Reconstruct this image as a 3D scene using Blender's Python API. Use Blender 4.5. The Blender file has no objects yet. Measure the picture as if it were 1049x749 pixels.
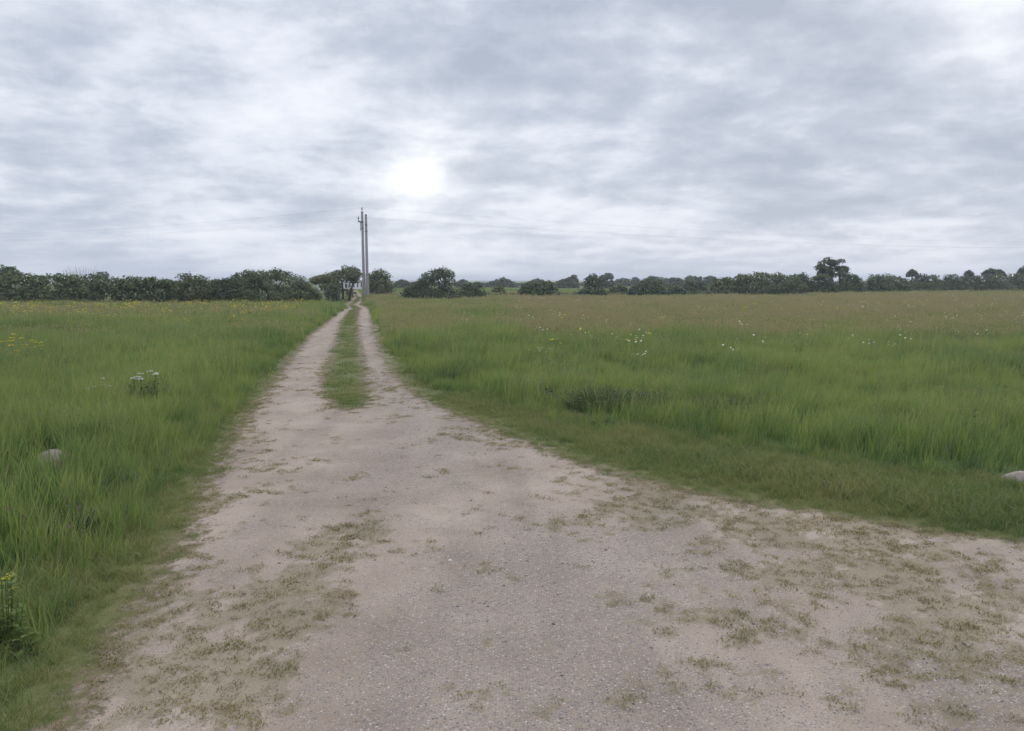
import bpy, bmesh, math, random
import numpy as np
from mathutils import Vector
C = bpy.context.scene
COL = C.collection
rng = np.random.default_rng(11)
random.seed(5)
R = math.radians

# ------------------------------------------------------------------ camera
W, H, F = 1049.0, 749.0, 808.0
CAM_H, HOR = 1.9, 287.0
PITCH = math.atan((H / 2 - HOR) / F)
cd = bpy.data.cameras.new("camera"); cam = bpy.data.objects.new("camera", cd); COL.objects.link(cam)
cd.sensor_fit = 'HORIZONTAL'; cd.angle = 2 * math.atan(W / 2 / F)
cd.clip_start = 0.05; cd.clip_end = 12000
cam.location = (0, 0, CAM_H); cam.rotation_euler = (math.pi / 2 - PITCH, 0, 0)
C.camera = cam

# ------------------------------------------------------------------ render look
C.view_settings.view_transform = 'Standard'; C.view_settings.look = 'None'
C.view_settings.exposure = 0.32; C.view_settings.gamma = 1.0; C.view_settings.use_curve_mapping = False
C.render.engine = 'CYCLES'
C.cycles.use_denoising = True; C.cycles.denoiser = 'OPENIMAGEDENOISE'; C.cycles.denoising_prefilter = 'ACCURATE'; C.cycles.denoising_input_passes = 'RGB_ALBEDO_NORMAL'
C.cycles.max_bounces = 6; C.cycles.diffuse_bounces = 3; C.cycles.glossy_bounces = 2
C.cycles.transmission_bounces = 3; C.cycles.transparent_max_bounces = 6; C.cycles.volume_bounces = 0

# ------------------------------------------------------------------ node helper
class NT:
    def __init__(s, nt): s.nt = nt; s.n = nt.nodes; s.l = nt.links
    def node(s, t, **k):
        n = s.n.new(t)
        for a, b in k.items(): setattr(n, a, b)
        return n
    def put(s, sock, v):
        if hasattr(v, 'is_output'): s.l.new(v, sock)
        elif v is not None: sock.default_value = v
    def math(s, op, a, b=0.0, c=0.0, clamp=False):
        n = s.node('ShaderNodeMath', operation=op, use_clamp=clamp)
        for i, v in enumerate((a, b, c)): s.put(n.inputs[i], v)
        return n.outputs[0]
    def vmath(s, op, a, b=None, scale=None):
        n = s.node('ShaderNodeVectorMath', operation=op)
        s.put(n.inputs[0], a)
        if b is not None: s.put(n.inputs[1], b)
        if scale is not None: s.put(n.inputs['Scale'], scale)
        return n.outputs['Value'] if op in ('DOT_PRODUCT', 'LENGTH', 'DISTANCE') else n.outputs[0]
    def noise(s, vec, scale, detail=4, rough=.55, dist=0.0):
        n = s.node('ShaderNodeTexNoise')
        s.put(n.inputs['Vector'], vec); s.put(n.inputs['Scale'], scale)
        n.inputs['Detail'].default_value = detail; n.inputs['Roughness'].default_value = rough
        n.inputs['Distortion'].default_value = dist
        return n.outputs['Fac']
    def ramp(s, v, stops, interp='LINEAR'):
        n = s.node('ShaderNodeValToRGB'); s.put(n.inputs[0], v)
        e = n.color_ramp.elements; n.color_ramp.interpolation = interp
        while len(e) < len(stops): e.new(0.5)
        for i, (p, c) in enumerate(stops):
            e[i].position = p; e[i].color = tuple(c) + (1,) if len(c) == 3 else c
        return n.outputs[0]
    def mix(s, f, a, b, mode='MIX'):
        n = s.node('ShaderNodeMix', data_type='RGBA', blend_type=mode)
        s.put(n.inputs[0], f)
        for k, v in ((6, a), (7, b)):
            if isinstance(v, tuple) and len(v) == 3: v = v + (1,)
            s.put(n.inputs[k], v)
        return n.outputs[2]
    def step(s, v, lo, hi):
        n = s.node('ShaderNodeMapRange', interpolation_type='SMOOTHSTEP')
        s.put(n.inputs[0], v); n.inputs[1].default_value = lo; n.inputs[2].default_value = hi
        return n.outputs[0]
    def attr(s, name, typ='GEOMETRY'):
        n = s.node('ShaderNodeAttribute', attribute_name=name, attribute_type=typ); return n.outputs['Fac']

def pix_dir(px, py):
    xc, yc = (px - W / 2) / F, (H / 2 - py) / F
    cp, sp = math.cos(PITCH), math.sin(PITCH)
    return Vector((xc, cp + yc * sp, -sp + yc * cp))

# ------------------------------------------------------------------ sky
HAZE = 0.0006
SUN_AZ, SUN_EL = R(24), R(38)          # sun behind the clouds, ahead and to the right
world = bpy.data.worlds.new("World"); C.world = world; world.use_nodes = True
t = NT(world.node_tree); t.n.clear()
sky = t.node('ShaderNodeTexSky', sky_type='NISHITA', sun_disc=False)
sky.sun_elevation = SUN_EL; sky.sun_rotation = SUN_AZ; sky.air_density = 1.0; sky.dust_density = 2.0
D = t.node('ShaderNodeTexCoord').outputs['Generated']
sx = t.node('ShaderNodeSeparateXYZ'); t.l.new(D, sx.inputs[0])
dz = t.math('MAXIMUM', sx.outputs[2], 0.0)
den = t.math('ADD', dz, 0.20)
cx = t.math('DIVIDE', sx.outputs[0], den); cy = t.math('DIVIDE', sx.outputs[1], den)
cv = t.node('ShaderNodeCombineXYZ'); t.l.new(cx, cv.inputs[0]); t.l.new(cy, cv.inputs[1])
cp_ = t.vmath('ADD', cv.outputs[0], (3.7, 1.9, 0.4))
# a thin pale sheet above, broken banks of stratocumulus with ragged lit edges below
n1 = t.noise(cp_, .95, 3, .5, .2)
n3 = t.noise(cp_, 0.5, 2, .5, .2)
def bank(off): return t.noise(t.vmath('ADD', cp_, off), 1.75, 10, .60, .12)
n2 = bank((0, 0, 0)); n2b = bank((.05, .11, .02))
relief = t.math('MULTIPLY', t.math('SUBTRACT', n2, n2b), .36)
v = t.math('ADD', t.math('MULTIPLY', n1, .42), t.math('ADD', t.math('MULTIPLY', n2, .40), t.math('MULTIPLY', n3, .18)))
v = t.math('ADD', v, relief)
def blob(px, py, rad, amp, ex=1.0):
    """a lighter or darker stretch of cloud round a direction of the sky"""
    d = pix_dir(px, py).normalized()
    df = t.vmath('SUBTRACT', D, tuple(d))
    df = t.vmath('MULTIPLY', df, (1.0 / ex, 1.0 / ex, 1.0))
    q = t.math('DIVIDE', t.vmath('LENGTH', df), R(rad))
    g = t.math('EXPONENT', t.math('MULTIPLY', t.math('MULTIPLY', q, q), -1.0))
    return t.math('MULTIPLY', g, amp)
for b in ((540, 15, 6, -.11, 3.0), (1000, 25, 4.0, .09, 1.8), (620, 115, 3.0, .07, 3), (150, 95, 4, .06, 2.6),
          (560, 165, 2.4, -.07, 2.6), (230, 185, 2.6, -.05, 3), (900, 130, 3, -.05, 2.5), (120, 25, 4, .05, 2.5),
          (840, 55, 3, -.03, 2.5), (60, 155, 2, -.05, 3), (340, 120, 2.6, .05, 1.8)):
    v = t.math('ADD', v, blob(*b))
cl = t.ramp(v, [(.36, (.345, .390, .475)), (.445, (.435, .480, .565)), (.495, (.525, .566, .645)), (.54, (.625, .660, .732)),
                (.61, (.715, .745, .805)), (.72, (.80, .82, .87)), (.85, (.96, .96, .97))])
# thin bright veil towards the horizon
hz = t.math('EXPONENT', t.math('MULTIPLY', dz, -14.0))
cl = t.mix(t.math('MULTIPLY', hz, .50), cl, (.540, .595, .700))
# an overcast sky is brighter overhead
gain = t.math('ADD', 1.0, t.math('MULTIPLY', t.step(dz, .30, .85), 1.1))
cl = t.vmath('SCALE', cl, scale=gain)
# soft glows painted into the cloud colour; the main one stands in for lens glare
def gap(px, py, deg, soft):  # mask for a soft-edged glow painted into the cloud colour
    d = pix_dir(px, py).normalized()
    ang = t.math('ARCCOSINE', t.vmath('DOT_PRODUCT', D, tuple(d)))
    ang = t.math('ADD', ang, t.math('MULTIPLY', t.math('SUBTRACT', t.noise(D, 13, 5, .6), .5), R(3.4)))
    n = t.node('ShaderNodeMapRange', interpolation_type='SMOOTHERSTEP')
    t.put(n.inputs[0], ang); n.inputs[1].default_value = R(deg + soft); n.inputs[2].default_value = R(max(deg - soft, 0.0))
    return n.outputs[0]
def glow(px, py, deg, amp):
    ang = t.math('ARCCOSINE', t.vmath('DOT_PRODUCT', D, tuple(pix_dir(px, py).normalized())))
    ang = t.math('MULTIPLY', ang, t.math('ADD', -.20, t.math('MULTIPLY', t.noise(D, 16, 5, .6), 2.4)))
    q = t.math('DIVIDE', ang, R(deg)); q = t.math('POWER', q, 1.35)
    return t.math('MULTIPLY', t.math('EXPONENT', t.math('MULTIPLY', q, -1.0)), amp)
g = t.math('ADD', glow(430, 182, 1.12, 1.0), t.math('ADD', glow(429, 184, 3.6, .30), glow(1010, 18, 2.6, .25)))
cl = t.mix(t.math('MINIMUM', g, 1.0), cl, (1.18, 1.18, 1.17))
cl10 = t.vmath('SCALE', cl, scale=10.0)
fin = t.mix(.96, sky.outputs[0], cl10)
bg = t.node('ShaderNodeBackground'); t.l.new(fin, bg.inputs[0]); bg.inputs[1].default_value = 0.1
wo = t.node('ShaderNodeOutputWorld'); t.l.new(bg.outputs[0], wo.inputs[0])
world.cycles.sampling_method = 'MANUAL'; world.cycles.sample_map_resolution = 512

sl = bpy.data.lights.new("sun", 'SUN'); sun = bpy.data.objects.new("sun", sl); COL.objects.link(sun)
sl.energy = 1.4; sl.angle = R(45); sl.color = (1.0, .94, .84)
sd = Vector((math.sin(SUN_AZ) * math.cos(SUN_EL), math.cos(SUN_AZ) * math.cos(SUN_EL), math.sin(SUN_EL)))
sun.rotation_euler = sd.to_track_quat('Z', 'Y').to_euler(); sun.location = (20, 30, 60)

# ------------------------------------------------------------------ numpy noise
def _h(ix, iy, seed):
    n = (ix.astype(np.int64) * 374761393 + iy.astype(np.int64) * 668265263 + seed * 974711) & 0xffffffff
    n = ((n ^ (n >> 13)) * 1274126177) & 0xffffffff
    return ((n ^ (n >> 16)) & 0xffff) / 65535.0
def vnoise(x, y, seed=0):
    ix, iy = np.floor(x), np.floor(y); fx, fy = x - ix, y - iy
    ux, uy = fx * fx * (3 - 2 * fx), fy * fy * (3 - 2 * fy)
    a, b = _h(ix, iy, seed), _h(ix + 1, iy, seed); c, d = _h(ix, iy + 1, seed), _h(ix + 1, iy + 1, seed)
    return (a * (1 - ux) + b * ux) * (1 - uy) + (c * (1 - ux) + d * ux) * uy
def fbm(x, y, sc, octv=4, seed=0):
    s, a, tot = 0.0, 1.0, 0.0
    for i in range(octv):
        s = s + a * vnoise(x * sc + 17.3 * i + seed * 3.1, y * sc - 9.7 * i + seed * 7.7, seed + i); tot += a; a *= .5; sc *= 2.03
    return s / tot
def sstep(v, a, b):
    q = np.clip((v - a) / (b - a), 0, 1); return q * q * (3 - 2 * q)

# ------------------------------------------------------------------ plan of the place, read off the photograph's ground plane
def ground_pt(px, py):
    d = pix_dir(px, py); k = CAM_H / -d.z
    return d.x * k, d.y * k
def at(px, py, Y):
    d = pix_dir(px, py); k = Y / d.y
    return Vector((d.x * k, Y, CAM_H + d.z * k))
def edge(tab):
    P = sorted((ground_pt(x, y)[::-1] for x, y in tab)); a = np.array(P)
    return lambda Y: np.interp(Y, a[:, 0], a[:, 1])
xL = edge([(40, 800), (75, 749), (105, 690), (130, 650), (165, 600), (200, 550), (215, 500), (248, 440), (267, 412), (288, 385), (305, 362), (320, 342.6),
           (335, 331), (347, 321), (354, 316), (355, 314.5), (352.5, 313), (358, 309.5), (362, 305), (363, 303), (361.5, 300), (361, 297.5), (362, 294)])
xR = edge([(1700, 640), (1350, 590), (1049, 556), (960, 546), (850, 530), (760, 515), (650, 493), (580, 470), (500, 440), (455, 420), (430, 407), (412, 395),
           (397, 380), (389, 360), (384, 345), (380, 330), (379, 321), (377, 316), (373, 314), (367.5, 312.5), (370, 309.5), (372.5, 305), (371, 303), (367.5, 300), (366, 297.5), (364.5, 294)])
STRIP = [(353, 352, 421), (344, 374, 417), (338, 378, 412), (328, 378, 405), (326, 378, 395), (330, 376, 380), (339, 372, 360), (344, 369, 345), (348, 367, 330), (355, 368, 321),
         (360, 370, 316), (358, 367, 314), (356, 363.5, 312.5), (361, 366.5, 309.5), (365, 370, 305), (364, 367.5, 303), (362.6, 365.5, 300), (362.6, 365, 297.5), (363, 363.8, 294)]
sA = edge([(a, y) for a, b, y in STRIP]); sB = edge([(b, y) for a, b, y in STRIP])
Y_STRIP = ground_pt(352, 420)[1]
tR = edge([(1800, 520), (1049, 499), (950, 493), (860, 488), (780, 472), (700, 460), (620, 449), (560, 434), (500, 418), (440, 397), (415, 377), (395, 351), (388, 331), (384, 321),
           (381, 314), (379, 306), (377, 302), (372, 298), (367, 294)])

def gravel_d(x, y):
    return np.where(np.asarray(y) > 150, -3.0, gravel_inside(x, y))
def gravel_inside(x, y):
    """metres inside the bare gravel (+) or outside it (-)"""
    sR = np.clip(np.where(y < 11, .68, 1.0), 0, 1)
    d = np.minimum((x - xL(y)) * .93, (xR(y) - x) * sR)
    a, b = sA(y), sB(y)
    ins = np.minimum(x - a, b - x)
    ins = np.where(y < Y_STRIP, np.minimum(ins, (y - Y_STRIP) * .8), ins)
    return np.minimum(d, -ins)
def tall_d(x, y):
    """metres into the tall grass"""
    left = (xL(y) - x) - np.interp(y, [3, 6, 12, 40], [.42, .38, .32, .25])
    right = (x - tR(y)) * np.where(y < 14, .8, 1.0)
    return np.maximum(left, right)
def spot(x, y, px, py, rx, ry_near, ry_far):
    X, Y = ground_pt(px, py)
    dx = (x - X) / rx; dy = (y - Y); dy = np.where(dy < 0, dy / ry_near, dy / ry_far)
    return np.exp(-(dx * dx + dy * dy))
def weed_density(x, y):
    """share of the gravel under small trodden weeds"""
    gd = gravel_d(x, y)
    b = 1.05 * spot(x, y, 322, 590, .34, 1.6, 1.7) + .35 * spot(x, y, 300, 480, .5, .8, 1.6)
    b = b + .50 * spot(x, y, 150, 640, .65, 1.4, 2.0) + .40 * spot(x, y, 230, 720, .4, 1, .6)
    b = b + .85 * spot(x, y, 990, 620, 1.0, 1.2, 1.3) + .5 * spot(x, y, 900, 560, 1.1, .6, .6) + .5 * spot(x, y, 1080, 720, .6, 1, 1)
    b = b + .8 * spot(x, y, 690, 525, 1.1, 1.0, 1.0) + .45 * spot(x, y, 660, 620, .9, .9, .9) + .30 * spot(x, y, 820, 720, .5, .4, .4)
    b = b + .75 * np.exp(-np.clip(gd, 0, 9) / np.where(x > xL(y) + 1.3, .5, .30)) * (y < 22)
    b = np.clip(b, 0, 1.15) * np.interp(y, [0, 13, 22], [1, 1, 0])
    n = .34 * fbm(x, y, 2.0, 3, 3) + .40 * fbm(x, y, 7, 3, 8) + .26 * fbm(x, y, 17, 2, 12)
    return sstep(n + b * .25, .615, .72) * (b > .04)
def zf(x, y):
    x = np.asarray(x, float); y = np.asarray(y, float)
    gd = gravel_d(x, y)
    off = sstep(-gd, 0.0, 1.6)
    z = .05 * off + off * .10 * (fbm(x, y, .22, 3, 21) - .5) * np.clip(y / 12, .3, 1.4)
    z = z + (1 - off) * (.035 * (fbm(x, y, .6, 3, 33) - .5) + .02 * (fbm(x, y, 3, 2, 5) - .5))
    return z * np.clip(1.3 - np.abs(y) / 400, 0, 1)
Z0 = float(zf(0.0, 0.0)); cam.location.z = CAM_H

# ------------------------------------------------------------------ object helpers
def link(name, me, mat=None, parent=None):
    o = bpy.data.objects.new(name, me); COL.objects.link(o)
    if mat is not None:
        for m in (mat if isinstance(mat, (list, tuple)) else [mat]): me.materials.append(m)
    if parent: o.parent = parent
    return o
def tag(o, label=None, cat=None, group=None, kind=None):
    if label: o['label'] = label
    if cat: o['category'] = cat
    if group: o['group'] = group
    if kind: o['kind'] = kind
    return o
def thing(name, label, cat, loc, group=None, rz=0):
    o = bpy.data.objects.new(name, None); COL.objects.link(o); o.location = loc; o.rotation_euler.z = rz
    o.empty_display_size = .3
    return tag(o, label, cat, group)
def mesh(name, V, Fc, smooth=False):
    me = bpy.data.meshes.new(name)
    V = np.asarray(V, np.float32)
    if isinstance(Fc, np.ndarray):
        n, k = Fc.shape
        me.vertices.add(len(V)); me.vertices.foreach_set('co', V.ravel())
        me.loops.add(n * k); me.loops.foreach_set('vertex_index', Fc.ravel().astype(np.int32))
        me.polygons.add(n); me.polygons.foreach_set('loop_start', np.arange(0, n * k, k, dtype=np.int32))
        me.update(calc_edges=True)
    else:
        me.from_pydata([tuple(map(float, q)) for q in V], [], Fc); me.update()
    if smooth: me.polygons.foreach_set('use_smooth', np.ones(len(me.polygons), bool))
    return me
def fattr(me, name, vals):
    a = me.attributes.new(name, 'FLOAT', 'POINT'); a.data.foreach_set('value', np.asarray(vals, np.float32))
def material(name):
    m = bpy.data.materials.new(name); m.use_nodes = True
    t = NT(m.node_tree); t.n.clear()
    out = t.node('ShaderNodeOutputMaterial'); p = t.node('ShaderNodeBsdfPrincipled')
    t.l.new(p.outputs[0], out.inputs[0])
    p.inputs['Roughness'].default_value = .9; p.inputs['Specular IOR Level'].default_value = .25
    return m, t, p, out
def tube(pts, rad, sides=8, cap=True):
    V, Fc = [], []
    pts = [Vector(p) for p in pts]
    for i, p in enumerate(pts):
        d = (pts[min(i + 1, len(pts) - 1)] - pts[max(i - 1, 0)]).normalized()
        a = d.orthogonal().normalized() if abs(d.z) < .99 else Vector((1, 0, 0)); a = (a - d * a.dot(d)).normalized(); b = d.cross(a)
        for k in range(sides):
            th = 2 * math.pi * k / sides
            V.append(p + (a * math.cos(th) + b * math.sin(th)) * rad[i])
    for i in range(len(pts) - 1):
        for k in range(sides):
            Fc.append((i * sides + k, i * sides + (k + 1) % sides, (i + 1) * sides + (k + 1) % sides, (i + 1) * sides + k))
    if cap:
        Fc.append(tuple(range(sides))[::-1]); Fc.append(tuple((len(pts) - 1) * sides + k for k in range(sides)))
    return V, Fc
def merge(parts):
    V, Fc = [], []
    for v_, f_ in parts:
        o = len(V); V += list(v_); Fc += [tuple(i + o for i in q) for q in f_]
    return V, Fc

# ------------------------------------------------------------------ ground material: earth, gravel and turf run into each other
def ground_material():
    m, t, p, out = material("earth_gravel_turf")
    P = t.node('ShaderNodeNewGeometry').outputs['Position']
    gd = t.attr('gravel'); weed = t.attr('weed'); dry = t.attr('dry'); tall = t.attr('tall')
    nf = t.noise(P, 5.0, 6, .65); nm = t.noise(P, 1.1, 5, .6); ns = t.noise(P, 28, 4, .7); nl = t.noise(P, .3, 3, .5)
    # gravel
    sand = t.ramp(nm, [(.30, (.235, .188, .150)), (.55, (.305, .248, .203)), (.75, (.360, .300, .252))])
    coarse = t.attr('coarse')
    strip = t.noise(t.vmath('MULTIPLY', P, (1.7, .22, 1.0)), 1.0, 4, .55)
    patchy = t.noise(P, 2.6, 4, .6)
    amt = t.step(t.math('ADD', t.math('ADD', t.math('MULTIPLY', coarse, .40), t.math('MULTIPLY', t.math('ADD', nf, patchy), .5)), t.math('MULTIPLY', strip, .45)), .58, 1.05)
    def stones(scale, base, stops, soft):
        vo = t.node('ShaderNodeTexVoronoi', feature='F1'); t.l.new(P, vo.inputs['Vector']); vo.inputs['Scale'].default_value = scale
        sc = t.node('ShaderNodeSeparateColor'); t.l.new(vo.outputs['Color'], sc.inputs[0])
        body = t.math('SUBTRACT', 1.0, t.step(vo.outputs['Distance'], .32, .32 + soft))
        on = t.math('GREATER_THAN', t.math('ADD', sc.outputs[1], t.math('MULTIPLY', amt, .72)), .86)
        k = t.math('MULTIPLY', body, on)
        return k, t.mix(t.math('MULTIPLY', k, .9), base, t.ramp(sc.outputs[0], stops))
    grit = t.ramp(t.noise(P, 190, 2, .6), [(.3, (.62, .60, .60)), (.5, (.95, .95, .95)), (.7, (1.22, 1.20, 1.18))])
    grav = t.mix(.8, sand, t.mix(1.0, sand, grit, 'MULTIPLY'))
    grav = t.mix(t.step(strip, .42, .62), grav, t.mix(1.0, grav, (.86, .85, .845), 'MULTIPLY'))
    grav = t.mix(t.math('MULTIPLY', amt, .55), grav, t.mix(1.0, grav, (.84, .825, .80), 'MULTIPLY'))
    k1, grav = stones(150, grav, [(.0, (.085, .08, .088)), (.35, (.17, .15, .15)), (.65, (.25, .215, .19)), (.9, (.31, .27, .238)), (1.0, (.40, .365, .335))], .2)
    k2, grav = stones(64, grav, [(.0, (.095, .09, .098)), (.4, (.18, .16, .16)), (.75, (.27, .235, .205)), (1.0, (.38, .345, .315))], .15)
    # little weeds and soil at the edges
    wcol = t.ramp(ns, [(.3, (.095, .085, .042)), (.55, (.150, .126, .068)), (.75, (.200, .160, .100))])
    soil = t.ramp(nf, [(.3, (.095, .076, .048)), (.7, (.195, .155, .115))])
    wm = t.math('MULTIPLY', t.step(t.math('ADD', weed, t.math('MULTIPLY', t.math('SUBTRACT', ns, .5), 1.9)), .50, 1.0), .45)
    c1 = t.mix(wm, grav, wcol)
    # turf
    tn = t.noise(P, .18, 4, .6)
    turf = t.ramp(t.math('ADD', t.math('MULTIPLY', tn, .6), t.math('MULTIPLY', nf, .4)),
                  [(.3, (.050, .076, .026)), (.5, (.075, .104, .034)), (.7, (.110, .126, .046))])
    low = t.ramp(t.math('ADD', t.math('MULTIPLY', ns, .5), t.math('MULTIPLY', nm, .5)), [(.3, (.060, .074, .026)), (.5, (.098, .104, .040)), (.68, (.150, .130, .064))])
    turf = t.mix(t.step(tall, -.25, .35), low, turf)
    far_dry = t.ramp(t.noise(P, .5, 5, .65), [(.3, (.130, .160, .075)), (.5, (.185, .185, .100)), (.7, (.235, .205, .130))])
    turf = t.mix(dry, turf, far_dry)
    e = t.math('ADD', gd, t.math('MULTIPLY', t.math('SUBTRACT', nf, .5), .75))
    e = t.math('ADD', e, t.math('MULTIPLY', t.math('SUBTRACT', ns, .5), .55))
    c2 = t.mix(t.step(e, -.20, .02), turf, soil)
    c3 = t.mix(t.step(e, -.06, .10), c2, c1)
    t.l.new(c3, p.inputs['Base Color']); p.inputs['Roughness'].default_value = .95; p.inputs['Specular IOR Level'].default_value = .15
    hgt = t.math('ADD', t.math('MULTIPLY', k1, .22), t.math('ADD', t.math('MULTIPLY', ns, .8), t.math('MULTIPLY', k2, .4)))
    b = t.node('ShaderNodeBump'); b.inputs['Strength'].default_value = .40; b.inputs['Distance'].default_value = .012
    t.l.new(hgt, b.inputs['Height']); t.l.new(b.outputs[0], p.inputs['Normal'])
    return m
GROUND = ground_material()

def dry_mask(x, y):
    n = fbm(x, y, .10, 4, 41) - .5
    right = sstep(y + n * 26 - 2, 12, 33) * (1 - sstep(y, 80, 96)) * (x > xR(y))
    left = sstep(y + n * 14, 28, 38) * (x < xL(y) - 3) * (1 - sstep(y, 50, 54)) * .8
    return np.maximum(right * .85, left)
def coarse_mask(x, y):
    c = .9 * spot(x, y, 560, 640, .55, 2.0, 1.5) + .8 * spot(x, y, 480, 700, .4, 1.2, 1.2) + .7 * spot(x, y, 640, 570, .7, .9, .9)
    c = c + .7 * spot(x, y, 1010, 700, .5, .5, .5) + .5 * spot(x, y, 440, 480, .6, 1.5, 3) + .7 * spot(x, y, 720, 735, .5, .4, .4)
    c = c + .7 * sstep(y, 7, 12) * sstep(x, xL(y) + 1.6, xL(y) + 2.2)
    return np.clip(c, 0, 1)

def build_ground():
    near = np.arange(-6, 14, .04); far = [14.0]
    while far[-1] < 6000: far.append(far[-1] * 1.011 + .02)
    ys = np.concatenate([near, far])
    core = np.linspace(-.80, .80, 430); side = .80 * np.power(9.0, np.linspace(0, 1, 36)[1:])
    us = np.concatenate([-side[::-1], core, side])
    O = 6.5
    Yg, U = np.meshgrid(ys, us, indexing='ij'); Xg = U * (Yg + O) * .78
    ox = np.array([0.0])
    x, y = Xg.ravel(), Yg.ravel()
    gd = gravel_d(x, y); z = zf(x, y)
    nr, nc = Yg.shape
    i = np.arange(nr - 1)[:, None] * nc + np.arange(nc - 1)[None, :]
    quads = np.stack([i, i + 1, i + nc + 1, i + nc], -1).reshape(-1, 4)
    gq = gd[quads].mean(1); yq = y[quads].mean(1)
    is_track = (gq > -.02) & (yq < 170) & (yq > -6)
    V = np.stack([x, y, z], -1)
    A = dict(gravel=np.clip(gd, -2, 2), weed=weed_density(x, y), dry=dry_mask(x, y), tall=np.clip(tall_d(x, y), -2, 2), coarse=coarse_mask(x, y))
    for nm, sel in (('ground', ~is_track), ('gravel_track', is_track)):
        q = quads[sel]; used, inv = np.unique(q, return_inverse=True)
        me = mesh(nm, V[used], inv.reshape(-1, 4), True)
        for k, a in A.items(): fattr(me, k, a[used])
        tag(link(nm, me, GROUND), kind='structure')
build_ground()

# ------------------------------------------------------------------ grass
def grass_material(name, stops, tip, wet=.35, patch=.22, noise_fine=1.6):
    m, t, p, out = material(name)
    P = t.node('ShaderNodeNewGeometry').outputs['Position']
    r = t.node('ShaderNodeObjectInfo').outputs['Random']
    a = t.noise(P, patch, 3, .55); b = t.noise(P, noise_fine, 2, .5)
    k = t.math('ADD', t.math('ADD', t.math('MULTIPLY', a, .75), t.math('MULTIPLY', b, .25)), t.math('MULTIPLY', t.math('SUBTRACT', r, .5), .28))
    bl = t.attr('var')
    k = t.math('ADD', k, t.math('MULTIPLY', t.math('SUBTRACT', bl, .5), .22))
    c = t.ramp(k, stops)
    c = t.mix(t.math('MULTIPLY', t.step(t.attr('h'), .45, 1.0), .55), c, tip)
    c = t.mix(t.math('MULTIPLY', t.math('GREATER_THAN', bl, .93), .65), c, (.30, .26, .15))
    t.l.new(c, p.inputs['Base Color']); p.inputs['Roughness'].default_value = .55; p.inputs['Specular IOR Level'].default_value = .3
    tr = t.node('ShaderNodeBsdfTranslucent'); t.l.new(t.mix(1.0, c, (1.15, 1.25, .7), 'MULTIPLY'), tr.inputs[0])
    mx = t.node('ShaderNodeMixShader'); mx.inputs[0].default_value = wet
    t.l.new(p.outputs[0], mx.inputs[1]); t.l.new(tr.outputs[0], mx.inputs[2]); t.l.new(mx.outputs[0], out.inputs[0])
    return m
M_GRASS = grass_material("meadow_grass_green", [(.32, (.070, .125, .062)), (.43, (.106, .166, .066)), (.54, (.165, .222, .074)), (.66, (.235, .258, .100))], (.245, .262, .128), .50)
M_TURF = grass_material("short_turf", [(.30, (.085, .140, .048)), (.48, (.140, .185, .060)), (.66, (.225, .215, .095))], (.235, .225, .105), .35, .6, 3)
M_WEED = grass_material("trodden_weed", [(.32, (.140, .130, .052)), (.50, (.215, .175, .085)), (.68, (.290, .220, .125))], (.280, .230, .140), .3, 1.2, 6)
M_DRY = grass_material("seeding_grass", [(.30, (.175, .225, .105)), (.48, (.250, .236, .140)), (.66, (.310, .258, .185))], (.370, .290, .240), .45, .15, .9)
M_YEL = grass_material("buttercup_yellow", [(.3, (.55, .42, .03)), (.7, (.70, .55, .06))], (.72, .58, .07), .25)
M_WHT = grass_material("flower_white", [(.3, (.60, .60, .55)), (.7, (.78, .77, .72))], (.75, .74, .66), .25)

def tuft_mesh(name, n, rad, h, wid, lean, seed, spread=.45, hv=.45, head=0.0, head_w=.006, flat=False, segs=(0, .42, .76, 1.0)):
    g = np.random.default_rng(seed); V, Fc, Hh, Va = [], [], [], []
    for _ in range(n):
        a = g.uniform(0, 6.283); r = rad * math.sqrt(g.random()); x0, y0 = r * math.cos(a), r * math.sin(a)
        az = g.uniform(0, 6.283); L = h * (1 - hv * g.random()); sp = spread * g.uniform(.2, 1.0)
        dx, dy = math.cos(az) * sp + lean[0], math.sin(az) * sp + lean[1]
        fa = g.uniform(0, 6.283); wx, wy = math.cos(fa), math.sin(fa); w = wid * g.uniform(.6, 1.2); var = g.random(); o = len(V)
        for s in segs:
            q = s * s * .75 + s * .25
            px, py = x0 + dx * L * q, y0 + dy * L * q
            pz = L * (s - .32 * min(1.0, (dx * dx + dy * dy)) * s * s)
            ww = w * (1 - s) ** .6 * .5
            if s < 1: V += [(px - wx * ww, py - wy * ww, pz), (px + wx * ww, py + wy * ww, pz)]; Hh += [s, s]; Va += [var, var]
            else: V.append((px, py, pz)); Hh.append(1); Va.append(var)
        k = len(segs) - 1
        for i in range(k - 1): Fc.append((o + 2 * i, o + 2 * i + 1, o + 2 * i + 3, o + 2 * i + 2))
        Fc.append((o + 2 * (k - 1), o + 2 * (k - 1) + 1, o + 2 * k))
        if g.random() < head:                       # seed head or flower at the tip
            tx, ty, tz = V[-1]; o = len(V); hl = head_w * (1.2 if flat else 3.5)
            for dx_, dz_ in ((0, -hl * .6), (head_w, 0), (0, hl * .6), (-head_w, 0)):
                V.append((tx + dx_ * wx, ty + dx_ * wy + (dz_ * .6 if flat else 0), tz + (dz_ * .8 if flat else dz_))); Hh.append(1.0); Va.append(var)
            Fc.append((o, o + 1, o + 2, o + 3))
            if not flat:
                o = len(V)
                for dx_, dz_ in ((0, -hl * .6), (head_w, 0), (0, hl * .6), (-head_w, 0)):
                    V.append((tx - dx_ * wy, ty + dx_ * wx, tz + dz_)); Hh.append(1.0); Va.append(var)
                Fc.append((o, o + 1, o + 2, o + 3))
    me = mesh(name, V, Fc); fattr(me, 'h', Hh); fattr(me, 'var', Va); return me
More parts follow.
